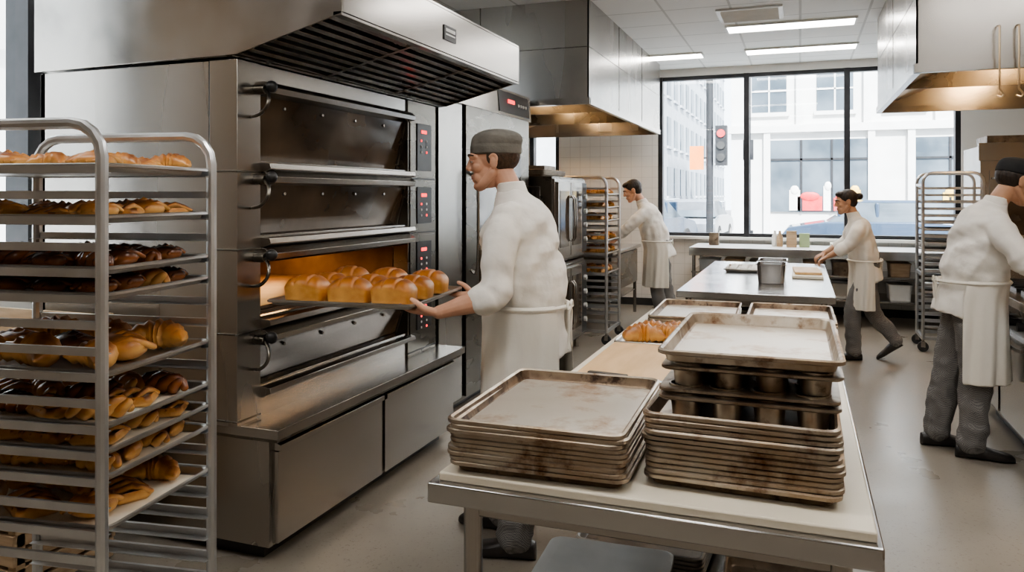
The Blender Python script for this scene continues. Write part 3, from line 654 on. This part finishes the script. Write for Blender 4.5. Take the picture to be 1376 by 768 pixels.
    if apr:
        t0,length,ang=apr; a=MB(); rings=[]
        K=14; n=60
        for i in range(K+1):
            h=.10-(length+.10)*i/K; ring=[]
            g=1+.10*(i/K)
            for j in range(n+1):
                th=math.radians(-ang+2*ang*j/n); fold=(.011*math.sin(th*9+i*.12)+.007*math.sin(th*17+1+i*.2))*(i/K)**.6
                rr_=((.198*g+fold),( .172*g*bulk+fold))
                cc=(P+sp*h*s if h>0 else P+Z*h*s)
                ring.append(cc+(L*math.sin(th)*rr_[0]+fwd*math.cos(th)*rr_[1])*s)
            rings.append(ring)
        a.loft(rings,APRON,cap=False,closed=False); a.obj('apron',parent=e,solid=.004,subs=1)
        b=MB(); 
        pts=[P+sp*.085*s+(L*math.sin(th)*.200+fwd*math.cos(th)*.174*bulk)*s for th in [2*PI*j/28 for j in range(29)]]
        b.tube(pts,.010*s,APRON,n=6,sub=1,caps=False)
        bk=P+sp*.085*s-fwd*.180*bulk*s; 
        for q in (-1,1):
            b.tube([bk,bk+L*q*.03-Z*.03,bk+L*q*.02-Z*.10,bk+L*q*.035-Z*.18],[.008,.007,.006,.005],APRON,n=6)
            b.tube([bk,bk+L*q*.035+Z*.02,bk+L*q*.05-Z*.005,bk],[.006,.006,.006,.006],APRON,n=6)
        b.obj('apron_tie',parent=e)
    hd=V(hdir).normalized(); hl=Z.cross(hd).normalized(); hu=hd.cross(hl).normalized()
    T=Matrix(((hd.x,hl.x,hu.x,hc.x),(hd.y,hl.y,hu.y,hc.y),(hd.z,hl.z,hu.z,hc.z),(0,0,0,1)))@Matrix.Scale(s*hs,4)
    m=MB(); m.M=T
    m.ell((-.015,0,.028),(.096,.075,.088),skin,24,14); m.ell((.024,0,-.045),(.060,.056,.064),skin,20,12); m.ell((.045,0,0),(.047,.057,.075),skin,20,12)
    m.ell((.068,0,-.093),(.026,.027,.021),skin); m.tube([(.000,.058,-.045),(.050,.038,-.088),(.068,0,-.097),(.050,-.038,-.088),(.000,-.058,-.045)],[.019,.018,.018,.018,.019],skin,n=10)
    m.tube([(.083,0,.026),(.093,0,.006),(.103,0,-.016)],[.009,.0105,.0125],skin,n=10); m.ell((.093,.0115,-.022),(.011,.009,.0085),skin); m.ell((.093,-.0115,-.022),(.011,.009,.0085),skin)
    m.tube([(.062,.048,.026),(.081,.030,.031),(.087,0,.030),(.081,-.030,.031),(.062,-.048,.026)],[.010,.012,.010,.012,.010],skin,n=8)
    for q in (1,-1): m.ell((.058,q*.038,-.018),(.026,.020,.022),skin); m.ell((.060,q*.025,-.06),(.026,.022,.026),skin)
    m.tube([(.078,.024,-.052),(.090,0,-.051),(.078,-.024,-.052)],[.007,.009,.007],skin,n=8); m.tube([(.078,.020,-.067),(.087,0,-.067),(.078,-.020,-.067)],[.007,.009,.007],skin,n=8)
    for q in (1,-1):
        m.ell((-.008,q*.077,-.006),(.019,.008,.030),skin,12,8,Matrix.Rotation(q*-.3,3,'Z')); m.tube([(-.012,q*.082,-.028),(-.024,q*.084,.005),(-.012,q*.084,.022),(.004,q*.080,.014)],[.005,.006,.006,.005],skin,n=8)
    m.M=Matrix.Identity(4); bkpt=T@V((-.020,0,-.03)); m.tube([N-sp*.03,N+(bkpt-N)*.5,bkpt],[.054*s,.052*s,.053*s],skin,n=18)
    m.obj('head',parent=e,remesh=max(.0035,vox*.5),smooth=2)
    m=MB(); m.M=T
    for q in (1,-1):
        m.ell((.0755,q*.030,.007),(.0120,.0125,.0085),EYEW,12,8); m.ell((.0832,q*.031,.007),(.0052,.006,.006),EYEI,10,8)
        m.tube([(.074,q*.046,.008),(.0875,q*.031,.0160),(.085,q*.016,.010)],[.003,.0045,.003],skin,n=6)
        m.tube([(.074,q*.045,.004),(.0865,q*.031,-.0005),(.084,q*.017,.004)],[.002,.003,.002],skin,n=6)
        m.tube([(.071,q*.053,.030),(.091,q*.034,.036),(.094,q*.014,.031)],[.003,.0045,.004],hair,n=6)
    m.tube([(.083,.021,-.0595),(.0940,0,-.0590),(.083,-.021,-.0595)],[.002,.0045,.002],LIP,n=6)
    m.obj('eyes_and_mouth',parent=e)
    m=MB(); m.M=T
    if hat: m.ell((-.030,0,.018),(.086,.081,.075),hair,22,12); m.ell((.005,.073,.012),(.014,.007,.028),hair); m.ell((.005,-.073,.012),(.014,.007,.028),hair)
    else:
        m.ell((-.024,0,.040),(.098,.083,.086),hair,22,12); m.ell((.035,0,.088),(.05,.06,.03),hair,16,10)
        m.ell((-.05,0,-.01),(.060,.072,.06),hair,16,10)
    if bun: m.ell((-.135,0,.03),(.036,.038,.036),hair,16,10)
    m.obj('hair',parent=e,remesh=.004 if vox<.01 else .006,smooth=1)
    if hat:
        m=MB(); m.M=T@Matrix.Translation((-.012,0,.0))@Matrix.Rotation(math.radians(-8),4,'Y')
        rows=[(.022,.099,.082,.0),(.024,.105,.088,0),(.060,.107,.090,0),(.063,.103,.086,0),(.078,.107,.091,-.004),(.098,.102,.087,-.006),(.115,.082,.070,-.008),(.126,.045,.04,-.008),(.129,.01,.01,-.008)]
        if hat=='cap': rows=[(.030,.100,.082,0),(.032,.105,.087,0),(.08,.104,.086,0),(.11,.085,.07,0),(.125,.04,.035,0),(.126,.01,.01,0)]
        m.loft([[(x+a*(1+.012*math.sin(j*1.4+z*60))*math.cos(2*PI*j/40),b*(1+.012*math.sin(j*1.4+z*60))*math.sin(2*PI*j/40),z) for j in range(40)] for z,a,b,x in rows],CAPM if hat=='beanie' else CAPB)
        if hat=='cap': m.loft([[(.075+.08*k,.075*(1-.25*k*k)*t,.040-.02*k*k-.02*t*t) for t in [(-1+2*j/10) for j in range(11)]] for k in (0,.4,.8,1)],CAPB,cap=False,closed=False)
        m.obj('cap',parent=e,subs=1)
    for sd,el,wr in (('L',elL,wrL),('R',elR,wrR)):
        el=V(el);wr=V(wr); m=MB(); d=(wr-el).normalized()
        m.tube([el,el+(wr-el)*.35,el+(wr-el)*.8,wr],[.044*s,.046*s,.031*s,.027*s],skin,n=14)
        hd_=V(handdir) if handdir else d
        hand(m,wr,hd_,palm,sd,(.18,.2,.15) if grip else (.35,.45,.35),grip,skin,s)
        m.obj('hand_'+('left' if sd=='L' else 'right'),parent=e,remesh=.003 if vox<.01 else .004,smooth=1)
    return e
baker=person('baker_with_tray',(-1.13,3.2,.98),(-1.19,3.2,1.54),(-1,-.06,0),(-1.290,3.19,1.703),(-.95,-.28,-.14),
 (-1.165,2.90,1.14),(-1.385,2.835,1.070),(-1.225,3.47,1.14),(-1.46,3.365,1.070),
 (-1.16,3.10,.5),(-1.14,3.08,.09),(-1.25,3.30,.5),(-1.30,3.32,.09),s=1.04,hair=HAIRB,hat='beanie',handdir=(-1,.0,.02),grip=True,palm=(0,0,1),vox=.007,cuff=.2,apr=(0,.55,150),bulk=1.08)
m=MB(); m.cyl((-1.215,2.940,1.37),(-1.212,2.925,1.28),.006,BLACK,n=8); p=m.obj('sleeve_pen',parent=baker)
person('baker_walking',(.58,7.93,.86),(.485,7.92,1.335),(-1,-.1,0),(.405,7.91,1.485),(-.97,-.18,-.2),
 (.42,7.70,1.08),(.25,7.70,.985),(.42,8.12,1.10),(.22,8.02,.99),
 (.46,7.86,.47),(.47,7.88,.09),(.64,7.98,.45),(.84,8.0,.19),s=.90,skin=SKIN2,hair=HAIRD,bun=True,vox=.011,pitchR=math.radians(35),apr=(0,.42,110),cuff=.45,bulk=.92)
person('baker_leaning',(-1.55,9.05,.93),(-1.73,9.03,1.44),(-1,-.15,0),(-1.86,9.0,1.60),(-.9,-.25,-.4),
 (-1.85,8.76,1.19),(-2.07,8.86,1.00),(-1.92,9.26,1.19),(-2.12,9.14,1.00),
 (-1.56,8.96,.5),(-1.5,8.96,.09),(-1.5,9.16,.5),(-1.42,9.18,.09),s=1.0,hair=HAIRD,vox=.012,apr=(0,.45,125),cuff=.5)
person('cook_at_range',(.95,5.29,.95),(1.075,5.31,1.475),(1,.05,0),(1.205,5.32,1.63),(.9,.2,-.38),
 (1.23,5.60,1.17),(1.42,5.50,1.045),(1.16,5.02,1.18),(1.37,5.12,1.045),
 (.86,5.38,.5),(.79,5.38,.09),(.97,5.20,.5),(.95,5.19,.09),s=1.04,skin=SKIN2,hair=HAIRD,hat='cap',vox=.009,apr=(0,.48,112),cuff=.35,bulk=1.08)
# ------------------------------------------------------------------ exterior
ASPH=mk('asphalt',(.22,.22,.23),(.28,.28,.29),.8,ns=5); SIDE=mk('sidewalk',(.55,.54,.52),(.6,.59,.57),.8)
FAC=mk('pale_stone_facade',(.66,.65,.63),(.72,.71,.69),.8,ns=1.5); FAC2=mk('grey_stone_facade',(.46,.48,.51),(.54,.56,.59),.8,ns=1.5)
WINX=mk('exterior_window_glass',(.06,.08,.10),(.15,.18,.21),.3,0,ns=.7,spec=.2); RED=mk('red_display',(.6,.03,.04),(.7,.06,.06),.5)
YEL=mk('yellow_display',(.75,.5,.1),(.8,.55,.15),.5)
m=MB(); m.box(-60,60,15,90,-.25,-.15,ASPH); m.box(-60,60,11.02,15,-.2,-.05,SIDE); m.box(-60,-4.12,-20,11.02,-.2,-.05,SIDE); m.obj('street_ground')
def facade(name,x0,x1,y0,y1,h,mat,side=True,dx=2.4):
    m=MB(); m.box(x0,x1,y0,y1,-.15,h,mat)
    x=x0+.8
    while x+1.5<x1:
        z=4.8
        while z+1.8<h: 
            m.box(x,x+1.3,y0-.05,y0+.02,z,z+1.7,WINX); m.box(x-.1,x+1.4,y0-.14,y0,z-.15,z,mat); m.box(x+.62,x+.68,y0-.08,y0,z,z+1.7,mat); m.box(x,x+1.3,y0-.08,y0,z+.82,z+.88,mat); z+=2.9
        m.box(x+1.65,x+1.9,y0-.2,y0,4.3,h,mat)
        x+=dx
    if side:
        y=y0+1
        while y+1.4<y1:
            z=1.5
            while z+1.8<h: m.box(x1-.02,x1+.05,y,y+1.3,z,z+1.7,WINX); m.box(x1,x1+.12,y-.1,y+1.4,z-.15,z,mat); z+=2.9
            y+=2.6
    m.box(x0-.1,x1+.1,y0-.25,y0,4.0,4.3,mat)
    return m
m=facade('b',-2.6,30,32,40,16,FAC,False)
for a,b in ((-1.1,2.4),(4.0,7.4),(9,12.4)):
    m.box(a,b,31.9,32.02,.9,3.7,WINX); m.box(a-.25,a,31.8,32,-.15,4,FAC); m.box(b,b+.25,31.8,32,-.15,4,FAC); m.box(a+1.1,a+1.18,31.85,32,.9,3.7,FRAME); m.box(a+2.2,a+2.28,31.85,32,.9,3.7,FRAME); m.box(a,b,31.85,32,2.9,2.98,FRAME)
for x,w_,h_,c in ((-.2,.2,.8,WALL),(.35,.45,.55,RED),(1.0,.16,.95,WHITEP),(1.5,.3,.5,RED),(1.95,.2,.8,YEL),(5.2,.3,.7,YEL),(5.9,.3,.5,WHITEP)):
    m.box(x-w_,x+w_,31.86,31.9,.95,.95+h_,c); m.ell((x,31.86,.95+h_),(w_*.8,.05,.18),c,12,8)
m.obj('building_across_street')
facade('b',-26,-7.2,28,80,22,FAC2,True).obj('corner_building')
facade('b',-20,-14,-8,24,14,FAC,True).obj('side_street_building')
def car(name,cx,cy,z,L,mat,rz=0):
    m=MB(); m.M=Matrix.Translation((cx,cy,z))@Matrix.Rotation(rz,4,'Z'); h=L/2
    body=[(-h,.35),(-h,.75),(-h+.15,.9),(-h+.8,1.0),(-h+1.2,1.02),(h-1.1,1.0),(h-.2,.85),(h,.6),(h,.35)]
    m.prism(body,-.88,.88,mat)
    m.loft([[(-h+.15,-.84,.95),(h-1.15,-.84,.98),(h-1.15,.84,.98),(-h+.15,.84,.95)],[(-h+.5,-.7,1.5),(h-1.95,-.7,1.52),(h-1.95,.7,1.52),(-h+.5,.7,1.5)]],WINX)
    m.loft([[(-h+.45,-.71,1.49),(h-1.9,-.71,1.51),(h-1.9,.71,1.51),(-h+.45,.71,1.49)],[(-h+.6,-.62,1.56),(h-2.1,-.62,1.57),(h-2.1,.62,1.57),(-h+.6,.62,1.56)]],mat)
    for x in (-h+.3,0,h-1.5): m.prism([(x,.95),(x+.09,.95),(x+.09,1.5),(x,1.5)],-.80,.80,mat)
    for x in (-h+.85,h-.9):
        for y in (-.9,.72): m.cyl((x,y,.33),(x,y+.18,.33),.33,RUBBER,n=20); m.cyl((x,y-.01,.33),(x,y+.19,.33),.18,STEEL,n=14)
    m.obj(name,bevel=.03)
BLUE=mk('blue_car_paint',(.04,.07,.12),(.05,.08,.13),.25,.3,coat=.5); SILV=mk('silver_car_paint',(.25,.27,.3),(.3,.32,.35),.25,.4,coat=.5)
car('car',1.9,22.5,-.15,4.8,BLUE,PI); car('car',7.4,22.6,-.15,4.5,SILV,PI); car('car',-4.6,24,-.15,4.4,BLUE,1.3); car('car',-5.3,32,-.15,4.4,SILV,1.4); car('car',-3.4,28.5,-.15,4.0,SILV,1.5)
m=MB(); m.cyl((-2.15,20,-.15),(-2.15,20,6.5),.09,FRAME); m.cyl((-2.15,20,-.15),(-2.15,20,.4),.16,FRAME)
m.box(-2.0,-1.72,19.85,20.15,2.3,3.3,FRAME); m.tube([(-2.15,20,5.9),(-1.2,20,6.3),(0,20,6.4)],.06,FRAME,n=8)
for z in (2.5,2.8,3.1): m.cyl((-1.86,19.8,z),(-1.86,19.86,z),.1,RED if z>3 else RUBBER)
m.box(-2.65,-2.3,19.98,20.02,2.2,2.8,mk('orange_sign',(.8,.22,.04),(.8,.25,.06),.5)); m.cyl((-2.4,20,2.5),(-2.15,20,2.5),.02,FRAME)
m.obj('traffic_light_pole')
m=MB(); m.cyl((-1.45,24,-.15),(-1.45,24,7),.07,FRAME); m.tube([(-1.45,24,6.8),(-1.45,23.5,7.3),(-1.45,22.5,7.4)],.05,FRAME,n=8); m.box(-1.6,-1.3,23.9,23.95,2.6,3.2,FRAME)
m.cyl((-1.45,24,-.15),(-1.45,24,.5),.14,FRAME); m.obj('street_lamp')
# ------------------------------------------------------------------ lights
def area(name,loc,rot,sx,sy,e,col=(1,1,1)):
    l=bpy.data.lights.new(name,'AREA'); l.shape='RECTANGLE'; l.size=sx; l.size_y=sy; l.energy=e; l.color=col
    o=bpy.data.objects.new(name,l); sc.collection.objects.link(o); o.location=loc; o.rotation_euler=rot; return o
o=area('window_portal',(0,10.79,2.09),(-PI/2,0,0),3.7,2.2,1); o.data.cycles.is_portal=True
o=area('window_portal',(XL+.01,3.25,2.09),(0,-PI/2,0),2.1,3.5,1); o.data.cycles.is_portal=True
l=bpy.data.lights.new('oven_interior_lamp','AREA'); l.shape='RECTANGLE'; l.size=.1; l.size_y=1.1; l.energy=9; l.color=(1,.55,.22)
o=bpy.data.objects.new('oven_interior_lamp',l); sc.collection.objects.link(o); o.location=(-3.0,3.4,1.225)
sun=bpy.data.lights.new('sun','SUN'); sun.energy=15; sun.angle=.02; sun.color=(1,.98,.95)
so=bpy.data.objects.new('sun',sun); sc.collection.objects.link(so); so.rotation_euler=V((-.35,1,-.95)).to_track_quat('-Z','Y').to_euler(); so.location=(0,-10,20)
w=bpy.data.worlds.new('world'); sc.world=w; w.use_nodes=True; bg=w.node_tree.nodes['Background']; bg.inputs[0].default_value=(.86,.93,1,1); bg.inputs[1].default_value=4.4
try:
    sc.view_settings.view_transform='AgX'; sc.view_settings.look='AgX - Medium High Contrast'; sc.view_settings.exposure=.35
except Exception as ex: print(ex)
# ------------------------------------------------------------------ camera
cam=bpy.data.cameras.new('camera'); co=bpy.data.objects.new('camera',cam); sc.collection.objects.link(co)
co.location=(0,0,1.55); co.rotation_euler=(PI/2,0,math.radians(20.6)); cam.lens=26.95; cam.sensor_width=36; cam.shift_y=-122/1376; cam.clip_start=.05; cam.clip_end=300
sc.camera=co
